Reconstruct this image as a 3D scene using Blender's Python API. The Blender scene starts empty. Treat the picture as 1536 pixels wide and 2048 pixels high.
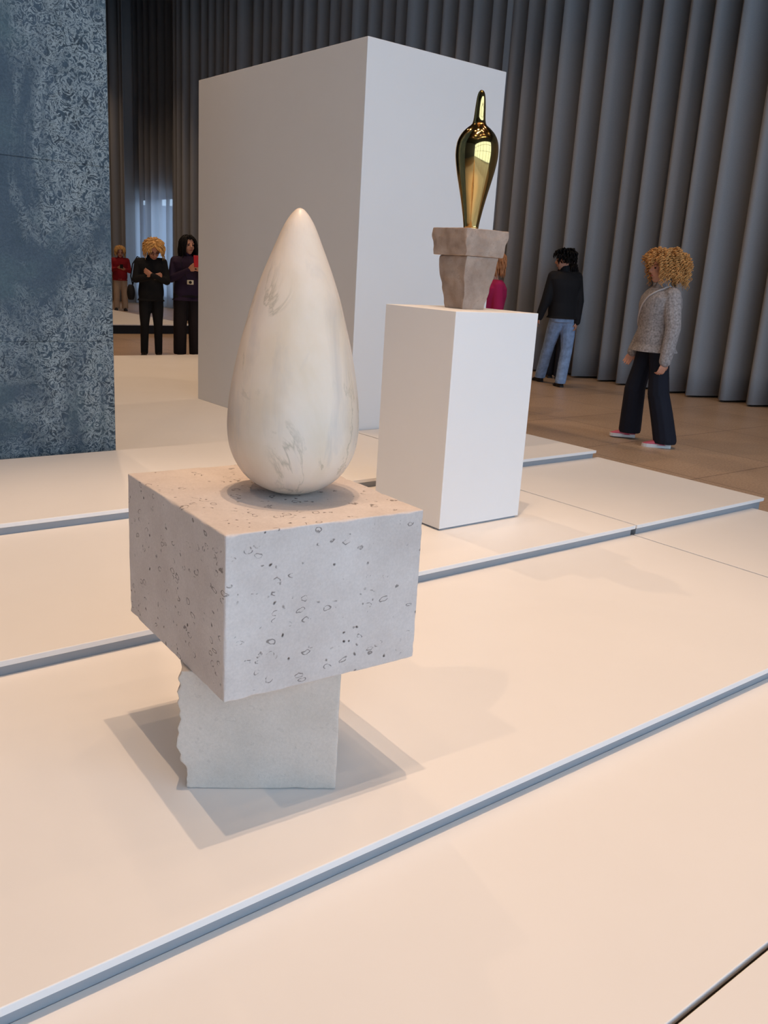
import bpy, bmesh, math, random
from mathutils import Vector, Matrix, noise
C = bpy.context.scene.collection
D = bpy.data
PI = math.pi
V = Vector
random.seed(7)

# ------------------------------------------------------------------ helpers
def lin(r, g, b):
    f = lambda c: (c/255/12.92) if c/255 <= .04045 else ((c/255+.055)/1.055)**2.4
    return (f(r), f(g), f(b), 1)

def tag(o, label=None, cat=None, group=None, kind=None):
    if label: o['label'] = label
    if cat: o['category'] = cat
    if group: o['group'] = group
    if kind: o['kind'] = kind
    return o

def empty(name, loc=(0, 0, 0), rz=0, label=None, cat=None, group=None):
    o = D.objects.new(name, None)
    o.empty_display_size = .1
    o.location = loc
    o.rotation_euler = (0, 0, rz)
    C.objects.link(o)
    return tag(o, label, cat, group)

def obj(name, bm, mat, parent=None, smooth=False, normals=True):
    me = D.meshes.new(name)
    if normals:
        bmesh.ops.recalc_face_normals(bm, faces=bm.faces[:])
    bm.to_mesh(me)
    bm.free()
    for m in (mat if isinstance(mat, (list, tuple)) else [mat]):
        me.materials.append(m)
    if smooth:
        for p in me.polygons: p.use_smooth = True
    o = D.objects.new(name, me)
    C.objects.link(o)
    if parent: o.parent = parent
    return o

def box(bm, x0, x1, y0, y1, z0, z1):
    vs = [bm.verts.new((x, y, z)) for x in (x0, x1) for y in (y0, y1) for z in (z0, z1)]
    for f in ((0, 1, 3, 2), (4, 6, 7, 5), (0, 4, 5, 1), (2, 3, 7, 6), (0, 2, 6, 4), (1, 5, 7, 3)):
        bm.faces.new([vs[i] for i in f])
    return vs

def bev_box(x0, x1, y0, y1, z0, z1, r=.002, seg=2):
    bm = bmesh.new()
    box(bm, x0, x1, y0, y1, z0, z1)
    bmesh.ops.bevel(bm, geom=bm.edges[:], offset=r, segments=seg, affect='EDGES', profile=.5)
    return bm

def ball(bm, c, r, rot=None, u=16, v=10):
    """ellipsoid; r scalar or 3 radii; rot a 3x3 matrix whose columns are its axes"""
    if not hasattr(r, '__len__'): r = (r, r, r)
    m = Matrix.Diagonal((r[0], r[1], r[2], 1))
    if rot is not None: m = rot.to_4x4() @ m
    m = Matrix.Translation(V(c)) @ m
    bmesh.ops.create_uvsphere(bm, u_segments=u, v_segments=v, radius=1, matrix=m)

def rings(bm, rs, caps=True):
    prev = None
    first = None
    for ring in rs:
        cur = [bm.verts.new(p) for p in ring]
        if prev:
            n = len(cur)
            for i in range(n):
                bm.faces.new((prev[i], prev[(i+1) % n], cur[(i+1) % n], cur[i]))
        else:
            first = cur
        prev = cur
    if caps:
        bm.faces.new(first[::-1])
        bm.faces.new(prev)

def tube(bm, pts, rad, n=8):
    pts = [V(p) for p in pts]
    if not hasattr(rad, '__len__'): rad = [rad]*len(pts)
    t = (pts[1]-pts[0]).normalized()
    a = t.cross(V((0, 0, 1)))
    if a.length < .05: a = t.cross(V((1, 0, 0)))
    a.normalize()
    rs = []
    for i, p in enumerate(pts):
        t = (pts[min(i+1, len(pts)-1)]-pts[max(i-1, 0)])
        if t.length < 1e-9: t = V((0, 0, 1))
        t.normalize()
        a = (a - t*a.dot(t))
        if a.length < 1e-6: a = t.orthogonal()
        a.normalize()
        b = t.cross(a)
        rs.append([p + (a*math.cos(2*PI*k/n)+b*math.sin(2*PI*k/n))*rad[i] for k in range(n)])
    rings(bm, rs)

def caps(bm, pts, rad, n=12):
    """chain of tapered capsules (meant to be remeshed into one skin)"""
    for i, p in enumerate(pts):
        ball(bm, p, rad[i], u=n, v=8)
    for i in range(len(pts)-1):
        tube(bm, [pts[i], pts[i+1]], [rad[i], rad[i+1]], n)

def remesh(o, vox, it=3, fac=.5):
    m = o.modifiers.new('r', 'REMESH')
    m.mode = 'VOXEL'
    m.voxel_size = vox
    s = o.modifiers.new('s', 'SMOOTH')
    s.iterations = it
    s.factor = fac
    dg = bpy.context.evaluated_depsgraph_get()
    me = D.meshes.new_from_object(o.evaluated_get(dg))
    mats = [x for x in o.data.materials]
    o.modifiers.clear()
    o.data = me
    me.materials.clear()
    for x in mats: me.materials.append(x)
    for p in me.polygons:
        p.use_smooth = True
        p.material_index = 0
    return o

# ---------------------------------------------------------------- materials
def new_mat(name):
    m = D.materials.new(name)
    m.use_nodes = True
    nt = m.node_tree
    return m, nt, nt.nodes['Principled BSDF']

def N(nt, t, **kw):
    n = nt.nodes.new(t)
    for k, v in kw.items():
        if k in n.inputs.keys(): n.inputs[k].default_value = v
        else: setattr(n, k, v)
    return n

def ramp(nt, src, stops, interp='LINEAR'):
    n = nt.nodes.new('ShaderNodeValToRGB')
    n.color_ramp.interpolation = interp
    e = n.color_ramp.elements
    while len(e) < len(stops): e.new(.5)
    for el, (p, c) in zip(e, stops):
        el.position = p
        el.color = c if hasattr(c, '__len__') else (c, c, c, 1)
    nt.links.new(src, n.inputs[0])
    return n.outputs[0]

def mix(nt, fac, a, b, mode='MIX'):
    n = nt.nodes.new('ShaderNodeMix')
    n.data_type = 'RGBA'
    n.blend_type = mode
    for i, s in ((0, fac), (6, a), (7, b)):
        if isinstance(s, (int, float)): n.inputs[i].default_value = s
        elif hasattr(s, '__len__'): n.inputs[i].default_value = s
        else: nt.links.new(s, n.inputs[i])
    return n.outputs[2]

def math_(nt, op, a, b=0.0, c=0.0):
    n = nt.nodes.new('ShaderNodeMath')
    n.operation = op
    for i, s in enumerate((a, b, c)):
        if isinstance(s, (int, float)): n.inputs[i].default_value = s
        else: nt.links.new(s, n.inputs[i])
    return n.outputs[0]

def coords(nt, scale=(1, 1, 1), kind='Object'):
    tc = nt.nodes.new('ShaderNodeTexCoord')
    mp = nt.nodes.new('ShaderNodeMapping')
    mp.inputs['Scale'].default_value = scale
    nt.links.new(tc.outputs[kind], mp.inputs[0])
    return mp.outputs[0]

def noi(nt, vec, scale, detail=4, rough=.55, dist=0):
    n = N(nt, 'ShaderNodeTexNoise', Scale=scale, Detail=detail, Roughness=rough, Distortion=dist)
    nt.links.new(vec, n.inputs['Vector'])
    return n.outputs[0]

def bump(nt, bs, h, strength=.3, dist=.01):
    b = N(nt, 'ShaderNodeBump', Strength=strength, Distance=dist)
    nt.links.new(h, b.inputs['Height'])
    nt.links.new(b.outputs[0], bs.inputs['Normal'])

def plain(name, col, rough=.6, var=.06, scale=6, bmp=0, bscale=200, spec=.3, metal=0, sheen=0):
    m, nt, bs = new_mat(name)
    v = coords(nt)
    n = noi(nt, v, scale)
    c = col
    a = tuple(max(0, x*(1-var)) for x in c[:3])+(1,)
    b = tuple(min(1, x*(1+var)) for x in c[:3])+(1,)
    nt.links.new(ramp(nt, n, [(.3, a), (.7, b)]), bs.inputs['Base Color'])
    bs.inputs['Roughness'].default_value = rough
    bs.inputs['Specular IOR Level'].default_value = spec
    bs.inputs['Metallic'].default_value = metal
    if sheen: bs.inputs['Sheen Weight'].default_value = sheen
    if bmp: bump(nt, bs, noi(nt, v, bscale, 3), bmp, .002)
    return m

M_panel = plain('painted_board', (.80, .775, .745, 1), .5, .012, 2.5, .02, 900, .35)
M_recess = plain('recessed_batten', (.30, .31, .325, 1), .7, .03)
M_white = plain('white_plinth_paint', (.80, .785, .765, 1), .55, .01, 2, .02, 700, .3)
M_black = plain('black_plinth_side', (.006, .006, .008, 1), .5)
M_steel = plain('dark_steel', (.02, .02, .022, 1), .5)
M_ceil = plain('ceiling_black', (.035, .033, .03, 1), .7)
M_wall = plain('dark_grey_wall', (.10, .10, .105, 1), .8)  # plain dark grey, the walls' own colour
M_outside = plain('house_render', (.22, .24, .30, 1), .8)

def mat_floor():
    m, nt, bs = new_mat('brown_granite_slabs')
    v = coords(nt)
    br = N(nt, 'ShaderNodeTexBrick', offset=0.0, Scale=1.0)
    br.inputs['Mortar Size'].default_value = .006
    br.inputs['Brick Width'].default_value = 1.2
    br.inputs['Row Height'].default_value = 1.2
    br.inputs['Color1'].default_value = (1, 1, 1, 1)
    br.inputs['Color2'].default_value = (.90, .90, .90, 1)
    br.inputs['Mortar'].default_value = (.45, .42, .40, 1)
    nt.links.new(v, br.inputs['Vector'])
    n1 = noi(nt, v, 55, 6, .7)
    n2 = noi(nt, v, 1.3, 3)
    c = ramp(nt, n1, [(.36, lin(134, 110, 90)), (.5, lin(180, 154, 128)), (.64, lin(212, 188, 162))])
    c = mix(nt, .5, c, ramp(nt, n2, [(.35, lin(168, 142, 118)), (.65, lin(192, 166, 140))]))
    c = mix(nt, 1.0, c, br.outputs['Color'], 'MULTIPLY')
    nt.links.new(c, bs.inputs['Base Color'])
    bs.inputs['Roughness'].default_value = .38
    bump(nt, bs, noi(nt, v, 120, 4), .12, .002)
    return m
M_floor = mat_floor()

def mat_curtain(name, sheer=0.0):
    m, nt, bs = new_mat(name)
    v = coords(nt)
    n = noi(nt, v, 350, 2)
    c = ramp(nt, n, [(.3, (.25, .255, .265, 1)), (.7, (.35, .355, .365, 1))])
    nt.links.new(c, bs.inputs['Base Color'])
    bs.inputs['Roughness'].default_value = .85
    bs.inputs['Specular IOR Level'].default_value = .15
    bs.inputs['Sheen Weight'].default_value = .15
    if sheer:
        out = nt.nodes['Material Output']
        tr = N(nt, 'ShaderNodeBsdfTransparent')
        tl = N(nt, 'ShaderNodeBsdfTranslucent')
        tl.inputs[0].default_value = (.75, .78, .84, 1)
        m1 = N(nt, 'ShaderNodeMixShader', Fac=.6)
        m2 = N(nt, 'ShaderNodeMixShader', Fac=sheer)
        nt.links.new(bs.outputs[0], m1.inputs[1])
        nt.links.new(tl.outputs[0], m1.inputs[2])
        nt.links.new(m1.outputs[0], m2.inputs[1])
        nt.links.new(tr.outputs[0], m2.inputs[2])
        nt.links.new(m2.outputs[0], out.inputs[0])
    return m
M_curtain = mat_curtain('grey_wool_curtain')
M_sheer = mat_curtain('thin_grey_curtain', .42)

def mat_marble_wall():
    m, nt, bs = new_mat('blue_green_veined_marble')
    v = coords(nt)
    vs = coords(nt, (1, 1, .55))
    base = ramp(nt, noi(nt, v, 3.0, 5, .6), [(.3, lin(48, 66, 78)), (.5, lin(60, 76, 90)), (.7, lin(70, 90, 98))])
    fine = ramp(nt, noi(nt, v, 90, 5, .7), [(.3, .72), (.7, 1.2)])
    base = mix(nt, 1.0, base, fine, 'MULTIPLY')
    # flaky light veins gathered in cloudy patches
    rid = math_(nt, 'ABSOLUTE', math_(nt, 'SUBTRACT', noi(nt, v, 21, 8, .74, 1.6), .5))
    vein = ramp(nt, rid, [(0.0, 1.0), (.02, .6), (.055, 0.0)])
    sp = nt.nodes.new('ShaderNodeSeparateXYZ')
    tc = nt.nodes.new('ShaderNodeTexCoord')
    nt.links.new(tc.outputs['Object'], sp.inputs[0])
    right = ramp(nt, math_(nt, 'ADD', math_(nt, 'MULTIPLY', sp.outputs[0], 1.3), -1.95), [(.0, 0.0), (.35, 0.02), (.55, .13), (1.0, .17)])
    patch = math_(nt, 'ADD', noi(nt, vs, 1.9, 6, .66, .9), right)
    patch = ramp(nt, patch, [(.50, .06), (.68, 1.0)])
    k = math_(nt, 'MULTIPLY', vein, patch)
    dark = ramp(nt, noi(nt, v, 11, 6, .7, .8), [(.38, .45), (.55, 1.0)])
    base = mix(nt, patch, base, mix(nt, 1.0, base, dark, 'MULTIPLY'))
    col = mix(nt, k, base, lin(160, 172, 174))
    nt.links.new(col, bs.inputs['Base Color'])
    bs.inputs['Roughness'].default_value = .45
    bs.inputs['Specular IOR Level'].default_value = .3
    return m
M_tinos = mat_marble_wall()

def mat_limestone(name, c0, c1, pits=1.0, scale=1.0):
    m, nt, bs = new_mat(name)
    v = coords(nt)
    base = ramp(nt, noi(nt, v, 5*scale, 5, .6), [(.3, c0), (.7, c1)])
    base = mix(nt, .5, base, mix(nt, 1.0, base, ramp(nt, noi(nt, v, 160, 4, .7), [(.3, .86), (.7, 1.08)]), 'MULTIPLY'))
    vd = N(nt, 'ShaderNodeVectorMath', operation='ADD')
    nv = N(nt, 'ShaderNodeTexNoise', Scale=22.0, Detail=3.0)
    nt.links.new(v, nv.inputs['Vector'])
    sc = N(nt, 'ShaderNodeVectorMath', operation='SCALE')
    sc.inputs['Scale'].default_value = .034
    nt.links.new(nv.outputs['Color'], sc.inputs[0])
    nt.links.new(v, vd.inputs[0])
    nt.links.new(sc.outputs[0], vd.inputs[1])
    mp = N(nt, 'ShaderNodeMapping')
    mp.inputs['Scale'].default_value = (1, 1, 1.7)
    nt.links.new(vd.outputs[0], mp.inputs[0])
    vo = N(nt, 'ShaderNodeTexVoronoi', Scale=26.0)
    nt.links.new(mp.outputs[0], vo.inputs['Vector'])
    # small round pits
    mp2 = N(nt, 'ShaderNodeMapping')
    mp2.inputs['Location'].default_value = (3.3, 1.7, 5.1)
    nt.links.new(vd.outputs[0], mp2.inputs[0])
    vo2 = N(nt, 'ShaderNodeTexVoronoi', Scale=30.0)
    nt.links.new(mp2.outputs[0], vo2.inputs['Vector'])
    pit = ramp(nt, vo2.outputs['Distance'], [(.0, 1.0), (.07, .9), (.15, 0.0)])
    gate = ramp(nt, noi(nt, v, 9, 4, .6), [(.46, 0.0), (.52, 1.0)])
    pit = math_(nt, 'MULTIPLY', pit, gate)
    # shell shaped arcs: a ring round the cell centre, kept on its lower side only
    ring = math_(nt, 'ABSOLUTE', math_(nt, 'SUBTRACT', vo.outputs['Distance'], .27))
    ring = ramp(nt, ring, [(.0, 1.0), (.025, .9), (.05, 0.0)])
    g2 = ramp(nt, noi(nt, v, 17, 4, .7), [(.51, 0.0), (.56, 1.0)])
    rs = N(nt, 'ShaderNodeSeparateColor')
    nt.links.new(vo.outputs['Color'], rs.inputs[0])
    g3 = ramp(nt, rs.outputs[0], [(.3, 0.0), (.35, 1.0)])
    ring = math_(nt, 'MULTIPLY', math_(nt, 'MULTIPLY', math_(nt, 'MULTIPLY', ring, g2), g3), .65)
    k = math_(nt, 'MULTIPLY', math_(nt, 'MAXIMUM', pit, ring), pits)
    col = mix(nt, k, base, lin(70, 58, 52))
    nt.links.new(col, bs.inputs['Base Color'])
    bs.inputs['Roughness'].default_value = .85
    bs.inputs['Specular IOR Level'].default_value = .2
    h = math_(nt, 'SUBTRACT', math_(nt, 'MULTIPLY', noi(nt, v, 140, 5, .7), .35), k)
    bump(nt, bs, h, .5, .004)
    return m
M_lime = mat_limestone('shelly_limestone', lin(196, 184, 176), lin(214, 204, 197))
M_lime2 = mat_limestone('fine_limestone', lin(194, 182, 169), lin(212, 200, 188), .12, .8)
M_sand = mat_limestone('rough_brown_stone', lin(150, 128, 112), lin(182, 162, 146), .25, 1.6)

def mat_marble():
    m, nt, bs = new_mat('cream_veined_marble')
    v = coords(nt, (1, 1, .6))
    base = ramp(nt, noi(nt, v, 5, 5, .55, .6), [(.3, lin(222, 200, 172)), (.55, lin(232, 214, 194)), (.75, lin(212, 198, 188))])
    w = noi(nt, coords(nt, (1, 1, .8)), 3.2, 6, .62, 1.4)
    r1 = math_(nt, 'ABSOLUTE', math_(nt, 'SUBTRACT', w, .5))
    vein = ramp(nt, r1, [(0.0, 1.0), (.006, .6), (.022, 0.0)])
    gate = ramp(nt, noi(nt, v, 3.5, 3), [(.44, 0.0), (.56, 1.0)])
    vein = math_(nt, 'MULTIPLY', vein, gate)
    cl = ramp(nt, noi(nt, coords(nt, (1.6, 1.6, .35)), 7, 5, .6, .8), [(.5, 0.0), (.75, .55)])
    base = mix(nt, cl, base, lin(186, 176, 168))
    col = mix(nt, math_(nt, 'MULTIPLY', vein, .5), base, lin(140, 128, 98))
    nt.links.new(col, bs.inputs['Base Color'])
    bs.inputs['Roughness'].default_value = .38
    bs.inputs['Subsurface Weight'].default_value = .12
    bs.inputs['Subsurface Radius'].default_value = (.02, .014, .009)
    bs.inputs['Subsurface Scale'].default_value = .5
    return m
M_marble = mat_marble()

def mat_gold():
    m, nt, bs = new_mat('polished_brass')
    v = coords(nt)
    nt.links.new(ramp(nt, noi(nt, v, 8, 3), [(.3, (.80, .53, .19, 1)), (.7, (.88, .60, .23, 1))]), bs.inputs['Base Color'])
    bs.inputs['Metallic'].default_value = 1
    bs.inputs['Roughness'].default_value = .07
    return m
M_gold = mat_gold()

M_skin = plain('skin', lin(196, 142, 116), .5, .05, 12)
M_lip = plain('lips', lin(160, 74, 66), .5)
M_eye = plain('dark_eyes', lin(34, 26, 24), .3)
M_heather = plain('grey_heather_knit', lin(150, 144, 142), .9, .38, 60, .5, 160, .1)
M_navy = plain('navy_trouser_cloth', (.008, .010, .019, 1), .8)
M_blackcloth = plain('black_cloth', (.007, .007, .008, 1), .85)
M_jacket = plain('black_jacket_cloth', (.010, .010, .012, 1), .8)
M_denim = plain('light_blue_denim', lin(138, 162, 196), .85, .22, 18, .2, 300)
M_purple = plain('dark_purple_knit', (.022, .011, .032, 1), .85)
M_darkpants = plain('dark_brown_trousers', (.014, .010, .011, 1), .85)
M_red = plain('dark_red_knit', lin(142, 26, 34), .85)
M_beige = plain('beige_trousers', lin(188, 160, 132), .85)
M_magenta = plain('magenta_cardigan', lin(158, 28, 78), .85)
M_blond = plain('blond_hair', lin(206, 160, 96), .5, .25, 40)
M_goldhair = plain('golden_curls', lin(196, 146, 88), .6, .3, 40)
M_ginger = plain('reddish_fair_hair', lin(176, 116, 72), .5, .25, 40)
M_darkhair = plain('black_hair', (.006, .005, .005, 1), .6, .2, 40, spec=.15)
M_pink = plain('pink_shoe_upper', lin(196, 92, 112), .6)
M_sole = plain('white_sole', lin(214, 210, 206), .6)
M_shoe = plain('dark_leather_shoe', (.015, .012, .011, 1), .4)
M_phone = plain('black_phone', (.006, .006, .007, 1), .2)
M_redcase = plain('red_phone_case', lin(176, 26, 30), .4)
M_strap = plain('pale_leather_strap', lin(188, 178, 172), .6)
M_cream = plain('cream_camera_body', lin(206, 198, 176), .4)

# ---------------------------------------------------------------- room shell
ZC = 8.4
def struct(name, bm, mat, **kw):
    o = obj(name, bm, mat, **kw)
    o['kind'] = 'structure'
    return o

bm = bmesh.new(); box(bm, -12, 11.4, -7.2, 30.2, -.2, 0)
struct('floor', bm, M_floor)
bm = bmesh.new(); box(bm, -12.2, 11.4, -7.2, 30.2, ZC, ZC+.2)
for x in [-12+1.8*i for i in range(13)]: box(bm, x-.03, x+.03, -7.2, 30.2, ZC-.35, ZC)
for y in [-7+1.8*i for i in range(21)]: box(bm, -12.2, 11.0, y-.03, y+.03, ZC-.35, ZC)
struct('ceiling', bm, M_ceil)
bm = bmesh.new(); box(bm, -12.2, -12, -7.2, 30.2, -.2, ZC)
struct('wall_left', bm, M_wall)
bm = bmesh.new(); box(bm, -12, 11.4, 30, 30.2, -.2, ZC)
struct('wall_rear', bm, M_wall)
# right wall behind the curtain, with one glazed opening far down the hall
XW, YO0, YO1, ZO0, ZO1 = 11.02, 23.0, 25.78, .22, 2.92
bm = bmesh.new()
box(bm, XW, XW+.2, -7.2, YO0, 0, ZC)
box(bm, XW, XW+.2, YO1, 30.2, 0, ZC)
box(bm, XW, XW+.2, YO0, YO1, ZO1, ZC)
box(bm, XW, XW+.2, YO0, YO1, 0, ZO0)
box(bm, XW, XW+.2, 24.42, 24.86, ZO0, ZO1)
struct('wall_right', bm, M_wall)
bm = bmesh.new()
box(bm, XW+.03, XW+.08, YO0, YO0+.05, ZO0, ZO1)
box(bm, XW+.03, XW+.08, YO1-.05, YO1, ZO0, ZO1)
box(bm, XW+.03, XW+.08, YO0, YO1, ZO1-.05, ZO1)
box(bm, XW+.03, XW+.08, YO0, YO1, ZO0, ZO0+.05)
struct('window_2', bm, M_steel)
# a house across the street, its eaves seen through the thin curtain
bm = bmesh.new()
vs = [(15.5, 20, -.2), (15.5, 48, -.2), (15.5, 48, 3.0), (15.5, 36, 3.3), (15.5, 20, 2.85)]
a = [bm.verts.new(p) for p in vs]
b = [bm.verts.new((p[0]+3, p[1], p[2])) for p in vs]
bm.faces.new(a); bm.faces.new(b[::-1])
for i in range(5): bm.faces.new((a[i], b[i], b[(i+1) % 5], a[(i+1) % 5]))
struct('wall_outside', bm, M_outside)
# window front behind the photographer: tall steel mullions
bm = bmesh.new()
for i in range(8):
    x = -12 + i*3.28
    box(bm, x-.09, x+.09, -7.15, -7.0, 0, ZC)
for z in (0.06, 3.0, 5.7, ZC-.4):
    box(bm, -12, 11, -7.13, -7.02, z-.06, z+.06)
struct('window_1', bm, M_steel)

# ---------------------------------------------------------------- curtain
RY = [26.2, 25.85, 25.47, 25.14, 24.71, 24.39, 23.93, 23.41, 23.03, 22.74, 22.52, 22.21, 21.86, 21.46, 21.07, 20.62, 20.23, 19.87,
      19.43, 19.1, 18.68, 18.13, 17.68, 17.35, 16.87, 16.48, 16.11, 15.69, 15.27, 14.92, 14.48, 14.1]
y = 14.1
while y > 10.8:
    y -= .395
    RY.append(y)
RY += [10.56, 10.17, 9.75, 9.36, 8.95, 8.54, 8.14, 7.75, 7.36, 6.95, 6.59, 6.14, 5.74]
y = 5.74
while y > -6.6:
    y -= .40+random.uniform(-.03, .03)
    RY.append(y)
y = 26.2
while y < 29.5:
    y += .39
    RY.append(y)
RY = sorted(RY)

def curtain(name, ridges, mat, label, xc=10.70, amp=.26):
    bm = bmesh.new()
    pts = []
    K = 14
    for i in range(len(ridges)-1):
        a, b = ridges[i], ridges[i+1]
        w = b-a
        am = amp*random.uniform(.82, 1.12)*min(1, w/.36)
        for k in range(K):
            t = k/K
            # broad rounded ridge, tight valley
            s = (1+math.cos(2*PI*t))/2
            s = s**1.6
            x = xc+amp-2*am*s + (.0 if s > .5 else 0)
            yy = a+w*(t+.055*math.sin(2*PI*t))
            pts.append((x, yy, i+t))
    zs = [.025, .4, 1.2, 2.4, 4, 6, 8.05]
    cols = []
    for (x, yy, ph) in pts:
        n = noise.noise(V((yy*.6, 3.1, 0)))
        n2 = noise.noise(V((yy*2.1, 7.7, 0)))
        col = []
        for z in zs:
            sw = (1-z/8)*.035
            col.append(bm.verts.new((x+n*.05+n2*sw, yy+n2*.03*(1-z/8), z)))
        cols.append(col)
    for a, b in zip(cols, cols[1:]):
        for i in range(len(zs)-1):
            bm.faces.new((a[i], b[i], b[i+1], a[i+1]))
    o = obj(name, bm, mat, smooth=True)
    sm = o.modifiers.new('thickness', 'SOLIDIFY')
    sm.thickness = .012
    tag(o, label, 'curtain')
    return o
i0 = min(range(len(RY)), key=lambda i: abs(RY[i]-22.21))
i1 = min(range(len(RY)), key=lambda i: abs(RY[i]-25.14))
curtain('curtain', RY[:i0+1], M_curtain, 'long grey pleated curtain behind the white plinths and the walking visitors')
curtain('thin_curtain', RY[i0:i1+1], M_sheer, 'thin pleated curtain with daylight glowing through, behind the bowed blond woman', 10.83, .09)
curtain('curtain', RY[i1:], M_curtain, 'grey pleated curtain beside the marble pillar, behind the red-sweatered woman with a phone')

# ---------------------------------------------------------------- platforms
T = .02
def panel(x0, x1, y0, y1, ztop, zlow, label, rec=.016, group=None):
    r = empty('platform_panel', ((x0+x1)/2, (y0+y1)/2, zlow), 0, label, 'platform panel', group)
    hx, hy, h = (x1-x0)/2, (y1-y0)/2, ztop-zlow
    obj('board', bev_box(-hx, hx, -hy, hy, h-T, h, .0025, 2), M_panel, r)
    bm = bmesh.new(); box(bm, -hx+rec, hx-rec, -hy+rec, hy-rec, 0, h-T)
    obj('support_frame', bm, M_recess, r)
    return r
dz = .055
Z0, Z1, Z2, Z3, Z4 = dz, 2*dz, 3*dz, 4*dz, .10
XL, XJ, XR = -3.8, 3.905, 5.165
g = .006
L1, L2, L3, L4 = 1.362, 2.652, 3.93, 5.235
panel(XL, 5.11, -1.9, .668, Z0, 0, 'lowest white platform panel beyond the dark gap, nearest the camera')
panel(XL, 5.11, .680, L1+.0155, Z0, 0, 'low white platform panel at the foot of the step below the limestone sculpture')
panel(XL, XJ-g, L1, L2+.0155, Z1, 0, 'wide white platform panel carrying the limestone blocks and marble drop')
panel(XJ+g, 5.11, L1, L2+.0155, Z1, 0, 'short white platform panel at the right edge, below the step right of the pedestal')
panel(XL, XJ-g, L2, L3+.0155, Z2, 0, 'wide white platform panel carrying the white pedestal')
panel(XJ+g, XR+.045, L2, L3+.0155, Z2, 0, 'short white platform panel right of the white pedestal, bordering the brown floor')
panel(XL, XJ-g, L3, 5.203, Z3, 0, 'wide white platform panel in front of the marble pillar')
panel(XJ+g, XR, L3, 5.203, Z3, 0, 'short white platform panel in front of the big white box')
r = empty('platform_panel', (1.0, 8.0, 0), 0, 'large lower white platform behind the marble pillar, under the big white box', 'platform panel')
def ell(i, z0, z1):
    bm = bmesh.new()
    P = [(XL+i, 5.207+i), (XR-i, 5.207+i), (XR-i, 9.07+i), (6.45-i, 9.07+i), (6.45-i, 11.28-i), (XL+i, 11.28-i)]
    rings(bm, [[(x-1.0, y-8.0, z) for x, y in P] for z in (z0, z1)])
    return bm
obj('board', ell(0, Z4-T, Z4), M_panel, r)
obj('support_frame', ell(.016, 0, Z4-T), M_recess, r)

# big white box
bx0, bx1, by0, by1, bzt = 3.885, 5.205, 5.222, 7.66, 2.885
r = empty('display_plinth', ((bx0+bx1)/2, (by0+by1)/2, Z4), 0, 'very tall white box plinth with sharp edges in front of the curtain', 'plinth')
hx, hy = (bx1-bx0)/2, (by1-by0)/2
obj('cabinet_body', bev_box(-hx, hx, -hy, hy, .0, bzt-Z4, .003, 2), M_white, r)

# white pedestal
px0, px1, py0, py1, pzt = 2.866, 3.43, 3.068, 3.59, 1.228
r = empty('pedestal', ((px0+px1)/2, (py0+py1)/2, Z2), 0, 'white rectangular pedestal under the golden sculpture', 'pedestal')
hx, hy = (px1-px0)/2, (py1-py0)/2
obj('pedestal_body', bev_box(-hx, hx, -hy, hy, .010, pzt-Z2, .002, 2), M_white, r)
bm = bmesh.new(); box(bm, -hx+.012, hx-.012, -hy+.012, hy-.012, 0, .012)
obj('recessed_foot', bm, M_recess, r)

# far low plinth with black sides
r = empty('low_plinth', (5.0, 18.0, 0), 0, 'low white-topped plinth with a black side, behind the blond woman', 'plinth')
bm = bmesh.new(); box(bm, -4.8, 2.75, -2.5, 2.5, 0, .15)
obj('plinth_side', bm, M_black, r)
obj('plinth_top', bev_box(-4.82, 2.77, -2.52, 2.52, .15, .17, .003), M_panel, r)

# marble pillar
mx0, mx1, my0, my1 = -2.4, 2.116, 5.285, 6.2
r = empty('marble_pillar', ((mx0+mx1)/2, (my0+my1)/2, Z4), 0, 'dark blue-green veined marble pillar at the left edge', 'pillar')
bm = bmesh.new()
cx, cy = (mx0+mx1)/2, (my0+my1)/2
zz = [0, .877-Z4, 1.87-Z4, 2.87-Z4, 3.87-Z4, 4.87-Z4, 5.87-Z4, 6.87-Z4, 7.95]
for za, zb in zip(zz, zz[1:]):
    sub = bev_box(mx0-cx, mx1-cx, my0-cy, my1-cy, za, zb, .0035, 1)
    me = D.meshes.new('tmp'); sub.to_mesh(me); sub.free()
    bm.from_mesh(me); D.meshes.remove(me)
obj('marble_cladding', bm, M_tinos, r).location.x = 0

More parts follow.
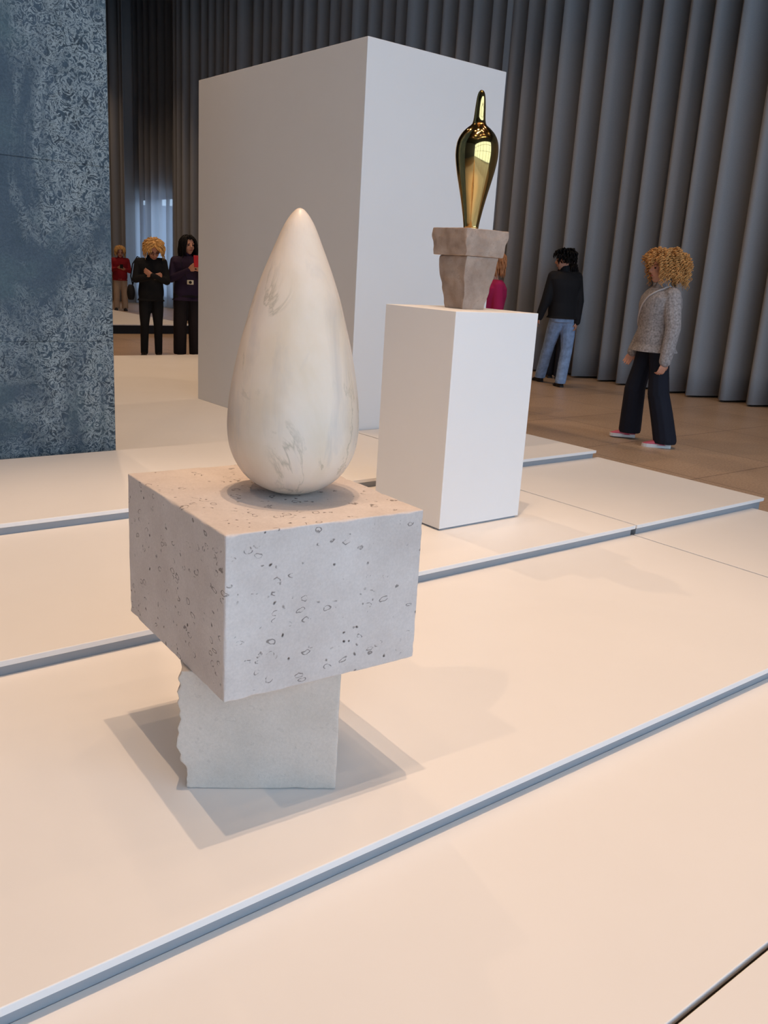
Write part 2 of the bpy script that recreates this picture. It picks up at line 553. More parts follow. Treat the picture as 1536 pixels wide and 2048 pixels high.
# ---------------------------------------------------------------- stone sculpture
def rough_box(lx, ly, lz, cuts=46, r0=.004, r1=.012, seed=0, ragged=0, shear=None):
    """box with its base centred at the origin, arrises chipped by noise"""
    bm = bmesh.new()
    bmesh.ops.create_cube(bm, size=1)
    bmesh.ops.subdivide_edges(bm, edges=bm.edges[:], cuts=cuts, use_grid_fill=True)
    L = V((lx, ly, lz))
    for v in bm.verts:
        # crowd the grid towards the edges so that chips are drawn finely
        q = V([math.copysign(.5*(1-(1-abs(c)*2)**1.7), c) for c in v.co])
        p = V([(q[i]+.5)*L[i] for i in range(3)])
        sp = p*18+V((seed*7.3, seed*3.1, seed))
        n = noise.noise(sp)*.6+noise.noise(sp*2.7)*.4
        n0 = noise.noise(p*6+V((seed, 4, 2)))
        rr = r0 + max(0, n+.25*n0)*r1*1.6
        q = V([min(max(p[i], rr), L[i]-rr) for i in range(3)])
        d = p-q
        if d.length > rr and d.length > 1e-9: p = q+d.normalized()*rr
        # faint unevenness of the faces
        e = noise.noise(p*9+V((9, seed, 1)))*.0015 + noise.noise(p*40+V((3, seed, 1)))*.0006
        c = (p-L/2)
        p += c.normalized()*e
        if ragged:
            w = max(0, 1-p.x/(.16*lx))
            p.x += w*ragged*(noise.noise(V((p.z*9, 1.5, p.y*3)))*1.2*1.0+noise.noise(V((p.z*45, 8.2, p.y*12)))*.5+.25)
        v.co = p-V((lx/2, ly/2, 0))
    return bm

SZ0, SZ1, SZT = Z1+.001, .433, .830
# lower stone: its front bottom edge runs (.866,1.809)-(1.195,1.589)
ang = math.atan2(1.589-1.809, 1.195-.866)
fx = V((math.cos(ang), math.sin(ang))); fy = V((-fx.y, fx.x))
mid = V(((.866+1.195)/2, (1.809+1.589)/2)) + fy*.19
r = empty('sculpture_base_stone', (mid.x, mid.y, SZ0), ang, 'pale lower limestone block with ragged left edge, standing on the platform', 'stone block')
obj('stone_block', rough_box(.395, .38, SZ1-SZ0, 40, .003, .008, 3, .022), M_lime2, r, smooth=True)

F = V((.895, 1.606)); Lb = V((.906, 2.222)); Rb = V((1.426, 1.572))
ax = (Rb-F).normalized(); ang = math.atan2(ax.y, ax.x)
wx = (Rb-F).length; wy = (Lb-F).length
ctr = (Rb+Lb)/2
r = empty('limestone_block', (ctr.x, ctr.y, SZ1), ang, 'large pitted limestone block balanced on a smaller stone', 'stone block')
obj('stone_block', rough_box(wx, wy, SZT-SZ1, 60, .003, .009, 1), M_lime, r, smooth=True)

# plain marble drop (a generic turned form)
prof = [(.0, .0), (.022, .0015), (.048, .0075), (.075, .018), (.099, .0315), (.118, .047), (.131, .062), (.144, .083), (.154, .105), (.161, .13), (.165, .165),
        (.1648, .195), (.161, .243), (.151, .305), (.138, .367), (.122, .427), (.105, .487), (.084, .546), (.060, .604), (.040, .65), (.027, .673), (.016, .687), (.008, .694), (0, .6965)]
def lathe(prof, n=96, dense=4):
    bm = bmesh.new()
    P = []
    for i in range(len(prof)-1):
        p0 = prof[max(i-1, 0)]; p1 = prof[i]; p2 = prof[i+1]; p3 = prof[min(i+2, len(prof)-1)]
        for k in range(dense):
            t = k/dense
            f = lambda a, b, c, d: .5*((2*b)+(-a+c)*t+(2*a-5*b+4*c-d)*t*t+(-a+3*b-3*c+d)*t**3)
            P.append((max(0, f(p0[0], p1[0], p2[0], p3[0])), f(p0[1], p1[1], p2[1], p3[1])))
    P.append(prof[-1])
    rs = [[(max(rr, 1e-4)*math.cos(2*PI*k/n), max(rr, 1e-4)*math.sin(2*PI*k/n), z) for k in range(n)] for rr, z in P]
    rings(bm, rs)
    return bm
o = obj('marble_drop', lathe(prof), M_marble, smooth=True)
o.location = (1.207, 1.858, SZT)
tag(o, 'cream veined marble drop standing point-up on the pitted limestone block', 'sculpture')

# ---------------------------------------------------------------- gold sculpture on two stones
gx, gy = 3.352, 3.522          # axis
cA = V((3.205, 3.395))         # near corner of the lower stone at its foot
bm = rough_box(.245, .22, .255, 34, .004, .010, 5)
for v in bm.verts:
    t = v.co.z/.255
    s = .60+.34*min(1, t*1.05)
    v.co.x *= s; v.co.y *= s
    if t > .8: v.co.x *= 1-(t-.8)*.35
    v.co += V((noise.noise(v.co*22), noise.noise(v.co*22+V((5, 1, 2))), 0))*.006
o = obj('tapered_stone', bm, M_sand, smooth=True)
px, py = 3.18, 3.345
o.location = (px, py, pzt)
tag(o, 'tapered brown stone standing on the white pedestal', 'stone block')
bm = rough_box(.285, .255, .128, 34, .004, .014, 8)
for v in bm.verts:
    t = 1-v.co.z/.128
    if t > .35:
        k = (t-.35)*.16
        v.co.x *= 1-k*(.6+noise.noise(v.co*9)); v.co.y *= 1-k
    v.co += V((noise.noise(v.co*26), noise.noise(v.co*26+V((5, 1, 2))), 0))*.007
o = obj('stone_slab', bm, M_sand, smooth=True)
o.location = (px, py, pzt+.255)
tag(o, 'flat rough stone slab directly under the golden sculpture', 'stone block')
gp = [(0, 0), (.036, .0), (.037, .004), (.040, .03), (.050, .085), (.064, .15), (.080, .215), (.093, .27), (.1025, .325), (.1045, .365), (.099, .405), (.082, .44), (.058, .465),
      (.037, .482), (.030, .50), (.027, .53), (.0245, .565), (.021, .60), (.016, .622), (.008, .634), (0, .637)]
o = obj('golden_gourd', lathe(gp), M_gold, smooth=True)
o.location = (px, py, pzt+.255+.128)
tag(o, 'polished golden gourd-shaped sculpture with slim neck on two stacked stones', 'sculpture')

# ---------------------------------------------------------------- people
def frame(f, up=V((0, 0, 1))):
    f = f.normalized()
    s = f.cross(up).normalized()   # the figure's right
    u = s.cross(f)
    return s, f, u

def ell_ring(c, s, f, a, b, n=28, p=1.0):
    out = []
    for k in range(n):
        t = 2*PI*k/n
        cs, sn = math.cos(t), math.sin(t)
        out.append(c + s*(a*math.copysign(abs(cs)**p, cs)) + f*(b*math.copysign(abs(sn)**p, sn)))
    return out

def loft(bm, st, s, f):
    rings(bm, [ell_ring(V(c), s, f, a, b, p=.88) for c, a, b in st])

def hand(bm, wr, d, pn, curl=.5, size=1.0, side=1):
    """palm, four separate bent fingers and a thumb; d along the hand, pn the palm's normal"""
    d = d.normalized()
    pn = (pn-d*pn.dot(d)).normalized()
    w = d.cross(pn)
    rot = Matrix((w, d, pn)).transposed()
    ball(bm, wr+d*.045*size, (.036*size, .05*size, .017*size), rot)
    for i, (off, ln) in enumerate(((-.033, .066), (-.011, .076), (.011, .072), (.032, .056))):
        p = wr+d*.085*size+w*off*size
        a = 0
        pts = [p-d*.02*size, p]
        for k, fr in enumerate((.42, .33, .25)):
            a += curl*(.5+.25*k)
            p = p+(d*math.cos(a)+pn*math.sin(a))*ln*fr*size
            pts.append(p)
        caps(bm, pts, [.0090*size, .0084*size, .0080*size, .0074*size, .0064*size], 8)
    q = wr+d*.025*size-w*.03*size*side
    e = (d*.75-w*.6*side+pn*.35*curl).normalized()
    caps(bm, [q, q+e*.035*size, q+(e+pn*.3*curl+d*.2).normalized()*.062*size], [.0125*size, .0105*size, .008*size], 8)

def head(bm, hc, hf, k=1.0):
    """hc: middle of the skull; hf: where the face looks"""
    s, f, u = frame(hf)
    rot = Matrix((s, f, u)).transposed()
    P = lambda x, y, z: hc+s*x*k+f*y*k+u*z*k
    ball(bm, P(0, -.012, .03), (.076*k, .096*k, .092*k), rot, 24, 16)
    ball(bm, P(0, .026, -.03), (.063*k, .066*k, .088*k), rot, 24, 16)
    ball(bm, P(0, .045, -.092), (.036*k, .034*k, .030*k), rot)      # chin
    for x in (-1, 1):
        ball(bm, P(.036*x, .058, -.035), (.026*k, .022*k, .026*k), rot)   # cheeks
        ball(bm, P(.030*x, .078, .022), (.026*k, .014*k, .012*k), rot)    # brow ridge
        ball(bm, P(.077*x, -.004, -.008), (.010*k, .020*k, .032*k), rot)  # ears
    caps(bm, [P(0, .085, .012), P(0, .108, -.022), P(0, .092, -.034)], [.010*k, .014*k, .014*k])
    for x in (-1, 1): ball(bm, P(.013*x, .092, -.032), .010*k)
    ball(bm, P(0, .084, -.063), (.026*k, .012*k, .012*k), rot)
    return P, rot

def face_bits(P, rot, k, root):
    for x in (-1, 1):
        bm = bmesh.new()
        ball(bm, P(.031*x, .081, .002), (.014*k, .008*k, .0075*k), rot)
        obj('eye', bm, M_eye, root, smooth=True)
        bm = bmesh.new()
        tube(bm, [P(.014*x, .090, .021), P(.032*x, .0895, .027), P(.05*x, .078, .020)], [.0035*k, .004*k, .002*k], 6)
        obj('eyebrow', bm, M_browhair, root, smooth=True)
    bm = bmesh.new()
    tube(bm, [P(-.024, .086, -.064), P(-.010, .0955, -.062), P(0, .0965, -.064), P(.010, .0955, -.062), P(.024, .086, -.064)], [.002*k, .005*k, .0055*k, .005*k, .002*k], 8)
    obj('mouth', bm, M_lip, root, smooth=True)
M_browhair = plain('brow_hair', lin(96, 68, 48), .7)

def hair(root, mat, hc, hf, k, style, rnd):
    s, f, u = frame(hf)
    bm = bmesh.new()
    P = lambda x, y, z: hc+s*x*k+f*y*k+u*z*k
    rot = Matrix((s, f, u)).transposed()
    dn = V((0, 0, -1))
    st = dict(curly=dict(n=620, ln=(.10, .19), amp=.010, turns=4.5, r=.0040, out=.070, vol=1.07),
              bob=dict(n=240, ln=(.13, .19), amp=.002, turns=1.5, r=.0085, out=.020, vol=1.07),
              tousled=dict(n=260, ln=(.10, .15), amp=.006, turns=1.6, r=.0075, out=.032, vol=1.08),
              cap=dict(n=220, ln=(.05, .10), amp=.005, turns=1.2, r=.0085, out=.03, vol=1.08),
              long=dict(n=260, ln=(.26, .38), amp=.004, turns=1.5, r=.0085, out=.018, vol=1.07))[style]
    v = st['vol']
    # the scalp cap
    cap = bmesh.new()
    ball(cap, (0, 0, 0), 1, None, 28, 18)
    for w in list(cap.verts):
        if w.co.z < -.35 or (w.co.y > .45 and w.co.z < .42): pass
    bad = [fc for fc in cap.faces if (fc.calc_center_median().y > .30 and fc.calc_center_median().z < .50) or fc.calc_center_median().z < -.62]
    bmesh.ops.delete(cap, geom=bad, context='FACES')
    for w in cap.verts:
        n = 1+.03*noise.noise(w.co*5)
        w.co = P(w.co.x*.082*v*n, -.014+w.co.y*.102*v*n, .03+w.co.z*.098*v*n)
    me = D.meshes.new('tmp'); cap.to_mesh(me); cap.free(); bm.from_mesh(me); D.meshes.remove(me)
    for i in range(st['n']):
        while True:
            th = rnd.uniform(-PI, PI); z = rnd.uniform(-.15, 1)
            rr = math.sqrt(1-z*z)
            d = V((rr*math.sin(th), rr*math.cos(th), z))      # y = front
            if d.y > .55 and z < .45: continue
            break
        p = P(d.x*.080*v, -.014+d.y*.100*v, .03+d.z*.096*v)
        od = (s*d.x+f*d.y+u*d.z)
        hz = s*d.x+f*d.y
        if hz.length < .05: hz = s*rnd.choice((-1, 1))
        hz.normalize()
        # hair from the brow is combed to the sides, away from the face
        fr = max(0, hz.dot(f))
        if fr > .35:
            sd = 1 if hz.dot(s) > rnd.uniform(-.15, .15) else -1
            hz = (hz*.25+s*sd*.95).normalized()
        ln = rnd.uniform(*st['ln'])
        if style in ('curly',) : ln *= (1.1-.35*max(0, d.z))
        pts = []; rad = []
        ns = 26 if style == 'curly' else 9
        ph = rnd.uniform(0, 6.28); q = p.copy()
        out = st['out']*rnd.uniform(.7, 1.25)
        for j in range(ns):
            t = j/(ns-1)
            # ballistic path: leaves the scalp, then falls
            c = p+od*out*math.sin(min(1, t*1.6)*PI/2)*1.0+hz*out*.5*t
            fall = max(0, t-.12)
            c = c+dn*ln*fall**1.15*(1-.35*max(0, d.z)) + hz*.055*max(0, d.z)*min(1, t*2)
            # stay outside the skull
            lc = c-P(0, -.014, .0)
            e = V((lc.dot(s)/(.080*v*k), lc.dot(f)/(.100*v*k), lc.dot(u)/(.125*v*k)))
            if e.length < 1: c = P(0, -.014, .0)+lc/e.length
            rel = (c-P(0, 0, 0))/k
            fx_, fy_, fz_ = rel.dot(s), rel.dot(f), rel.dot(u)
            lim = .052 if style != 'curly' else .048
            if fy_ > .035 and fz_ < (.070 if style != 'curly' else .060) and abs(fx_) < lim+max(0, .03-abs(fz_)*.2)*.3: break
            a = ph+st['turns']*2*PI*t
            tang = dn*.8+hz*.2
            o1 = tang.orthogonal().normalized(); o2 = tang.normalized().cross(o1)
            am = st['amp']*min(1, t*4)
            pts.append(c+o1*math.cos(a)*am+o2*math.sin(a)*am)
            rad.append(st['r']*(1 if t < .75 else max(.25, (1-t)*3+.25)))
        if len(pts) > 2: tube(bm, pts, rad, 5)
    return obj('hair', bm, mat, root, smooth=True)

def person(label, base, group, J, mats, style, haircol, seed, vox=.0075, k=1.0, zbase=0, shoes=None, hands=(.4, .4), palm=None, cuffs=.035, hem=None, topd=.012, legr=None, collar=True, topw=None):
    """J: joints in a frame with x to the right of the sight line, y away from the camera, z up"""
    az = math.atan2(base[1], base[0])
    root = empty('person', (base[0], base[1], zbase), az-PI/2, label, 'person', group)
    rnd = random.Random(seed)
    g = {a: V(b) for a, b in J.items() if a not in ('tw',)}
    tf = g['face'].normalized(); bf = V((g['front'].x, g['front'].y, 0)).normalized()
    s, f, u = frame(bf)
    tw = J.get('tw', (.20, .125))
    A, B = tw
    pel, neck, hc = g['pelvis'], g['neck'], g['head']
    def torso(bm, d, z0=None, z1=None):
        st = []
        prof = [(-.10, .80, .80), (0.0, .86, .95), (.12, .86, .98), (.30, .80, .92), (.50, .86, .98), (.68, .96, 1.05), (.82, 1.0, .95), (.92, .80, .74), (.985, .42, .55)]
        for t, a, b in prof:
            c = pel.lerp(neck, t)
            st.append((c, A*a+d, B*b+d))
        if z0 is not None: st = [q for q in st if q[0].z > z0]
        if hem is not None and z0 is not None:
            c = pel.lerp(neck, .0); c = V((c.x+hem[1], c.y, hem[0])); st.insert(0, (c, A*hem[2]+d, B*hem[3]+d))
        loft(bm, st, s, f)
    arms = [(g['rsh'], g['rel'], g['rwr']), (g['lsh'], g['lel'], g['lwr'])]
    legs = [(g['rhip'], g['rkn'], g['rank'], g['rtoe']), (g['lhip'], g['lkn'], g['lank'], g['ltoe'])]
    # ---- one continuous body
    bm = bmesh.new()
    torso(bm, -.012)
    caps(bm, [neck-V((0, 0, .06)), neck, hc-V((0, 0, .06))-tf*.02], [.06, .052, .05])
    P, rot = head(bm, hc, tf, k)
    for i, (a, b, c) in enumerate(arms):
        caps(bm, [a, b, c], [.046, .037, .026])
        hd = (g['rhd' if i == 0 else 'lhd']-c)
        pn = g['rpn' if i == 0 else 'lpn']
        hand(bm, c, hd, pn, hands[i], .95*k, 1 if i == 0 else -1)
    for (a, b, c, t) in legs:
        caps(bm, [a, b, c], [.075, .050, .036])
        fd = (t-c); fd.z = 0; fd.normalize()
        caps(bm, [c-V((0, 0, .02)), V((t.x, t.y, t.z+.026))-fd*.10], [.029, .013])
    remesh(obj('body', bm, M_skin, root), vox, 3)
    face_bits(P, rot, k, root)
    # ---- clothes
    bm = bmesh.new()
    torso(bm, topd, pel.z-.02 if hem is None else hem[0]+.02)
    for a, b, c in arms:
        w = topw or (.064, .054, cuffs)
        caps(bm, [a.lerp(pel.lerp(neck, .8), .35), a, b, c], [w[0]+.016, w[0], w[1], w[2]])
    if collar: caps(bm, [neck-V((0, 0, .05)), neck+V((0, 0, .025))+(hc-neck)*.12], [.075, .062])
    remesh(obj(mats[0][0], bm, mats[0][1], root), vox*1.1, 3)
    bm = bmesh.new()
    lr = legr or (.098, .068, .060)
    c0 = pel.lerp(neck, -.10); c1 = pel.lerp(neck, .16)
    loft(bm, [(c0-V((0, 0, .02)), A*.80+.004, B*.9+.004), (pel, A*.86+.008, B*.98+.008), (c1, A*.8+.002, B*.9+.002)], s, f)
    for a, b, c, t in legs:
        kk = a.lerp(b, .5)
        caps(bm, [a, kk, b, b.lerp(c, .5), V((c.x, c.y, max(c.z-.02, lr[2]*.35+zbase*0)))], [lr[0], lr[0]*.93, lr[1], (lr[1]+lr[2])/2, lr[2]])
    o = remesh(obj(mats[1][0], bm, mats[1][1], root), vox*1.1, 3)
    # hems cut level above the sole
    for vtx in o.data.vertices:
        lo = min((V((vtx.co.x-c.x, vtx.co.y-c.y)).length, c.z) for a, b, c, t in legs)[1]
        if vtx.co.z < lo-.045: vtx.co.z = lo-.045
    # ---- shoes
    up, sole = shoes
    for a, b, c, t in legs:
        fd = (t-c); fd.z = 0; fd.normalize(); sd = fd.cross(V((0, 0, 1)))
        heel = V((c.x, c.y, t.z))-fd*.055
        ln = (V((t.x, t.y, t.z))-heel).length
        so = bmesh.new(); upm = bmesh.new()
        out = [(0, .026), (.06, .034), (.25, .035), (.5, .036), (.7, .046), (.85, .044), (.95, .030), (1, .012)]
        ring = [heel+fd*ln*x+sd*w for x, w in out]+[heel+fd*ln*x-sd*w for x, w in reversed(out)]
        rings(so, [[p+V((0, 0, .0)) for p in ring], [p+V((0, 0, .030)) for p in ring]])
        shoe = obj('shoe', so, sole, root)
        st = []
        for x, w, h in ((0, .024, .075), (.12, .034, .095), (.3, .036, .095), (.5, .036, .070), (.72, .043, .052), (.88, .038, .040), (1.0, .010, .030)):
            c2 = heel+fd*ln*x
            rg = []
            for q in range(12):
                t2 = PI*q/11
                rg.append(c2+sd*w*math.cos(t2)+V((0, 0, .022+(h-.022)*math.sin(t2)**.7)))
            st.append(rg)
        rings(upm, st)
        obj('shoe_upper', upm, up, shoe, smooth=True)
    hair(root, haircol, hc, tf, k, style, rnd)
    root['P'] = 0
    del root['P']
    return root, P, rot, (s, f, u), az

def place(base, az, p, z=0):
    """local figure coordinates to the room"""
    c, sn = math.cos(az-PI/2), math.sin(az-PI/2)
    return V((base[0]+p[0]*c-p[1]*sn, base[1]+p[0]*sn+p[1]*c, p[2]+z))

GP = None
# 1 curly haired woman strolling to the left
b1 = (6.80, 4.65)
r1, P, rot, ax3, az = person('woman with golden curly hair in grey knit sweater walking before the curtain', b1, GP, dict(
    pelvis=(-.035, .02, .90), neck=(-.030, .0, 1.385), head=(-.055, -.005, 1.535), face=(-.93, -.37, .04), front=(-.93, -.36, 0),
    rsh=(-.085, .155, 1.325), rel=(-.12, .235, 1.06), rwr=(-.215, .20, .81), rhd=(-.25, .19, .73), rpn=(-.2, -1, 0),
    lsh=(.055, -.150, 1.315), lel=(.098, -.205, 1.055), lwr=(.070, -.235, .775), lhd=(.045, -.24, .66), lpn=(-.6, .8, 0),
    rhip=(-.085, .11, .88), rkn=(-.155, .17, .48), rank=(-.155, .28, .105), rtoe=(-.335, .27, .012),
    lhip=(.01, -.07, .88), lkn=(.055, -.045, .47), lank=(.165, -.03, .085), ltoe=(-.03, -.06, .0), tw=(.195, .145)),
    (('sweater', M_heather), ('trousers', M_navy)), 'curly', M_goldhair, 11, .005, .97, shoes=(M_pink, M_sole), hands=(.5, .7),
    cuffs=.056, hem=(.835, .0, 1.0, 1.2), topd=.022, legr=(.092, .094, .102), topw=(.076, .066, .052))
from mathutils.bvhtree import BVHTree
sw = [c for c in r1.children if c.name.startswith('sweater')][0]
bv = BVHTree.FromPolygons([v.co.copy() for v in sw.data.vertices], [list(p.vertices) for p in sw.data.polygons])
bm = bmesh.new()
pts = []
for t in range(19):
    q = t/18
    # laid on the knit from behind the left shoulder across the chest to the right hip
    a = V((.085, -.06, 1.40)).lerp(V((-.10, -.055, 1.28)), min(1, q*2)) if q < .5 else V((-.10, -.055, 1.28)).lerp(V((-.21, .06, 1.05)), q*2-1)
    src = V((-.05, -.75, 1.62)).lerp(V((-.85, -.45, 1.15)), q)
    h = bv.ray_cast(src, (a-src).normalized())
    if h[0] is not None: pts.append(h[0]+h[1]*.004)
tube(bm, pts, .0075, 6)
obj('bag_strap', bm, M_strap, r1, smooth=True)

# 2 man in dark jacket and jeans walking away
b2 = (9.30, 7.86)
person('person with dark curly hair, black jacket and light jeans, walking away beside the pedestal', b2, GP, dict(
    pelvis=(-.015, .03, .93), neck=(-.055, .0, 1.50), head=(-.085, .0, 1.640), face=(-.97, .22, -.12), front=(-.55, .83, 0),
    lsh=(-.195, -.085, 1.425), lel=(-.255, -.10, 1.14), lwr=(-.325, -.06, .905), lhd=(-.355, -.03, .82), lpn=(.9, .3, 0),
    rsh=(.105, .085, 1.43), rel=(.165, .02, 1.14), rwr=(.165, .02, .87), rhd=(.160, .02, .76), rpn=(-.9, .3, 0),
    lhip=(-.09, .02, .89), lkn=(-.165, .24, .53), lank=(-.245, .46, .10), ltoe=(-.34, .60, .0),
    rhip=(.06, .06, .89), rkn=(.075, .08, .50), rank=(.04, .0, .095), rtoe=(-.03, .15, .0), tw=(.215, .135)),
    (('jacket', M_jacket), ('jeans', M_denim)), 'cap', M_darkhair, 12, .008, 1.0, shoes=(M_shoe, M_shoe), hands=(.6, .5), cuffs=.042,
    hem=(.90, .0, .98, 1.15), topd=.028, legr=(.104, .080, .074), topw=(.078, .066, .050))

# 3 visitor in navy trousers, mostly hidden behind the man
b3 = (10.02, 8.60)
person('person in navy trousers mostly hidden behind the jeans-wearing visitor', b3, GP, dict(
    pelvis=(.055, .0, .86), neck=(.075, .0, 1.36), head=(.080, .0, 1.49), face=(.1, 1, 0), front=(.1, 1, 0),
    lsh=(-.05, .0, 1.28), lel=(-.055, .02, 1.03), lwr=(-.03, .10, .82), lhd=(-.03, .13, .74), lpn=(1, 0, 0),
    rsh=(.20, .0, 1.28), rel=(.205, .02, 1.03), rwr=(.19, .10, .82), rhd=(.19, .13, .74), rpn=(-1, 0, 0),
    lhip=(.0, .0, .83), lkn=(-.005, .08, .45), lank=(-.02, .04, .09), ltoe=(-.05, .22, .0),
    rhip=(.12, .0, .83), rkn=(.11, -.02, .45), rank=(.10, -.12, .09), rtoe=(.10, .06, .0), tw=(.165, .11)),
    (('jacket', M_jacket), ('trousers', M_navy)), 'cap', M_darkhair, 13, .009, .95, shoes=(M_shoe, M_shoe), legr=(.095, .075, .07))

# 4 woman in magenta cardigan, cut by the big box
b4 = (6.63, 6.56)
person('woman with reddish fair hair and magenta cardigan behind the golden sculpture', b4, GP, dict(
    pelvis=(-.04, .0, .86), neck=(-.015, .0, 1.365), head=(-.045, .0, 1.505), face=(-.80, -.60, -.06), front=(-.92, -.40, 0),
    lsh=(.035, -.135, 1.29), lel=(.055, -.19, 1.03), lwr=(-.13, -.24, .98), lhd=(-.22, -.22, 1.0), lpn=(0, .6, .8),
    rsh=(-.075, .14, 1.29), rel=(-.10, .19, 1.03), rwr=(-.27, .06, 1.02), rhd=(-.35, .0, 1.04), rpn=(0, -.6, .8),
    lhip=(-.02, -.08, .83), lkn=(-.03, -.08, .45), lank=(-.02, -.08, .09), ltoe=(-.20, -.11, .0),
    rhip=(-.06, .08, .83), rkn=(-.07, .08, .45), rank=(-.06, .08, .09), rtoe=(-.24, .05, .0), tw=(.185, .12)),
    (('cardigan', M_magenta), ('trousers', M_blackcloth)), 'bob', M_ginger, 14, .007, .97, shoes=(M_shoe, M_shoe), hem=(.80, 0, .92, 1.05), collar=False, topd=.016)

# 5 blond woman with bowed head and crossed arms
b5 = (5.294, 11.86)
r5, P5, rot5, ax5, az5 = person('blond woman in black with glasses, head bowed and arms crossed', b5, GP, dict(
    pelvis=(.005, .02, .86), neck=(.015, .0, 1.355), head=(.045, -.065, 1.455), face=(.16, -.86, -.48), front=(.05, -1, 0),
    rsh=(-.150, .0, 1.285), rel=(-.195, -.06, 1.065), rwr=(.02, -.215, 1.105), rhd=(.13, -.205, 1.135), rpn=(0, 1, .3),
    lsh=(.165, .0, 1.30), lel=(.215, -.06, 1.055), lwr=(.03, -.245, 1.125), lhd=(-.08, -.215, 1.185), lpn=(0, 1, .3),
    rhip=(-.075, .02, .83), rkn=(-.085, .0, .46), rank=(-.095, .04, .09), rtoe=(-.115, -.15, .0),
    lhip=(.085, .02, .83), lkn=(.095, .0, .46), lank=(.10, .04, .09), ltoe=(.13, -.15, .0), tw=(.185, .12)),
    (('sweater', M_blackcloth), ('trousers', M_blackcloth)), 'tousled', M_blond, 15, .0075, 1.0, shoes=(M_shoe, M_shoe), hands=(.35, .35),
    hem=(.78, 0, .96, 1.1), topd=.014, legr=(.088, .062, .052), cuffs=.036)
bm = bmesh.new()
for x in (-1, 1):
    ring = [P5(.031*x+.021*math.cos(t*PI/6), .098, .001+.016*math.sin(t*PI/6)) for t in range(13)]
    tube(bm, ring, .0028, 6)
    tube(bm, [P5(.052*x, .098, .004), P5(.080*x, .02, .004)], .0025, 6)
tube(bm, [P5(-.010, .100, .004), P5(.010, .100, .004)], .0025, 6)
obj('glasses', bm, plain('dark_red_glasses', lin(70, 26, 26), .3), r5, smooth=True)
# her shoulder bag
def bag(label, base, az, c, dims, straps, mat):
    bm = bmesh.new()
    n = 20
    rs = []
    for t in range(9):
        q = t/8
        z = -dims[2]/2+dims[2]*q
        k = math.sin(PI*(.12+.80*q))**.45
        rs.append([place(base, az, (c[0]+dims[0]/2*k*math.cos(2*PI*i/n), c[1]+dims[1]/2*k*math.sin(2*PI*i/n), c[2]+z)) for i in range(n)])
    o0 = place(base, az, c)
    r = empty('shoulder_bag', o0, 0, label, 'bag')
    rings(bm, [[p-o0 for p in ring] for ring in rs])
    obj('bag_body', bm, mat, r, smooth=True)
    bm = bmesh.new()
    tube(bm, [place(base, az, p)-o0 for p in straps], .009, 6)
    obj('strap', bm, mat, r, smooth=True)
bag('black shoulder bag hanging at the hip of the bowed blond woman', b5, az5, (-.262, -.02, .885), (.11, .22, .20),
    [(-.235, -.02, .97), (-.262, -.02, 1.10), (-.235, -.01, 1.26), (-.17, .0, 1.362), (-.15, .06, 1.355), (-.21, .09, 1.1), (-.245, .04, .96)], M_blackcloth)

# 6 dark haired woman in purple photographing with a phone
b6 = (5.80, 11.80)
r6, P6, rot6, ax6, az6 = person('woman with long black hair in dark purple top holding up a phone', b6, GP, dict(
    pelvis=(.01, .02, .90), neck=(.005, .0, 1.415), head=(.028, -.02, 1.555), face=(.42, -.90, -.02), front=(.30, -.95, 0),
    rsh=(-.155, -.02, 1.335), rel=(-.205, -.10, 1.09), rwr=(.035, -.27, 1.225), rhd=(.095, -.33, 1.275), rpn=(.7, .2, .6),
    lsh=(.175, .05, 1.34), lel=(.26, -.03, 1.09), lwr=(.20, -.26, 1.225), lhd=(.15, -.33, 1.285), lpn=(-.7, .2, .6),
    rhip=(-.075, .0, .87), rkn=(-.085, .0, .48), rank=(-.09, .04, .09), rtoe=(-.06, -.15, .0),
    lhip=(.10, .04, .87), lkn=(.12, .03, .48), lank=(.13, .07, .09), ltoe=(.17, -.11, .0), tw=(.195, .135)),
    (('top', M_purple), ('trousers', M_darkpants)), 'long', M_darkhair, 16, .0075, 1.0, shoes=(M_shoe, M_shoe), hands=(.7, .7),
    hem=(.80, 0, 1.0, 1.15), topd=.016, legr=(.105, .096, .092))
def phone(label, base, az, c, size, tilt, mat, mat2):
    bm = bev_box(-size[0]/2, size[0]/2, -size[1]/2, size[1]/2, -size[2]/2, size[2]/2, .006, 2)
    r = empty('phone', place(base, az, c), az-PI/2+tilt[1], label, 'phone')
    o = obj('phone_case', bm, mat, r); o.rotation_euler = (tilt[0], 0, 0)
    bm = bev_box(-size[0]/2+.006, size[0]/2-.006, size[1]/2, size[1]/2+.002, -size[2]/2+.008, size[2]/2-.008, .0008, 1)
    o2 = obj('screen', bm, mat2, r); o2.rotation_euler = (tilt[0], 0, 0)
    return r
phone('red-cased phone held up by the woman in purple', b6, az6, (.140, -.385, 1.345), (.082, .012, .160), (-.25, .25), M_redcase, M_phone)
o6 = place(b6, az6, (.055, -.265, 1.06))
r = empty('small_camera', o6, az6-PI/2, 'small cream camera hanging at the belly of the woman in purple', 'camera')
obj('camera_body', bev_box(-.045, .045, -.02, .02, -.03, .03, .008, 2), M_cream, r)
bm = bmesh.new(); tube(bm, [(0, -.015, 0), (0, -.045, 0)], .02, 14)
obj('lens', bm, M_phone, r, smooth=True)
bm = bmesh.new(); tube(bm, [(-.04, 0, .025), (-.10, .025, .16), (-.13, .06, .28), (-.10, .12, .345)], .004, 6)
obj('neck_strap', bm, M_blackcloth, r, smooth=True)

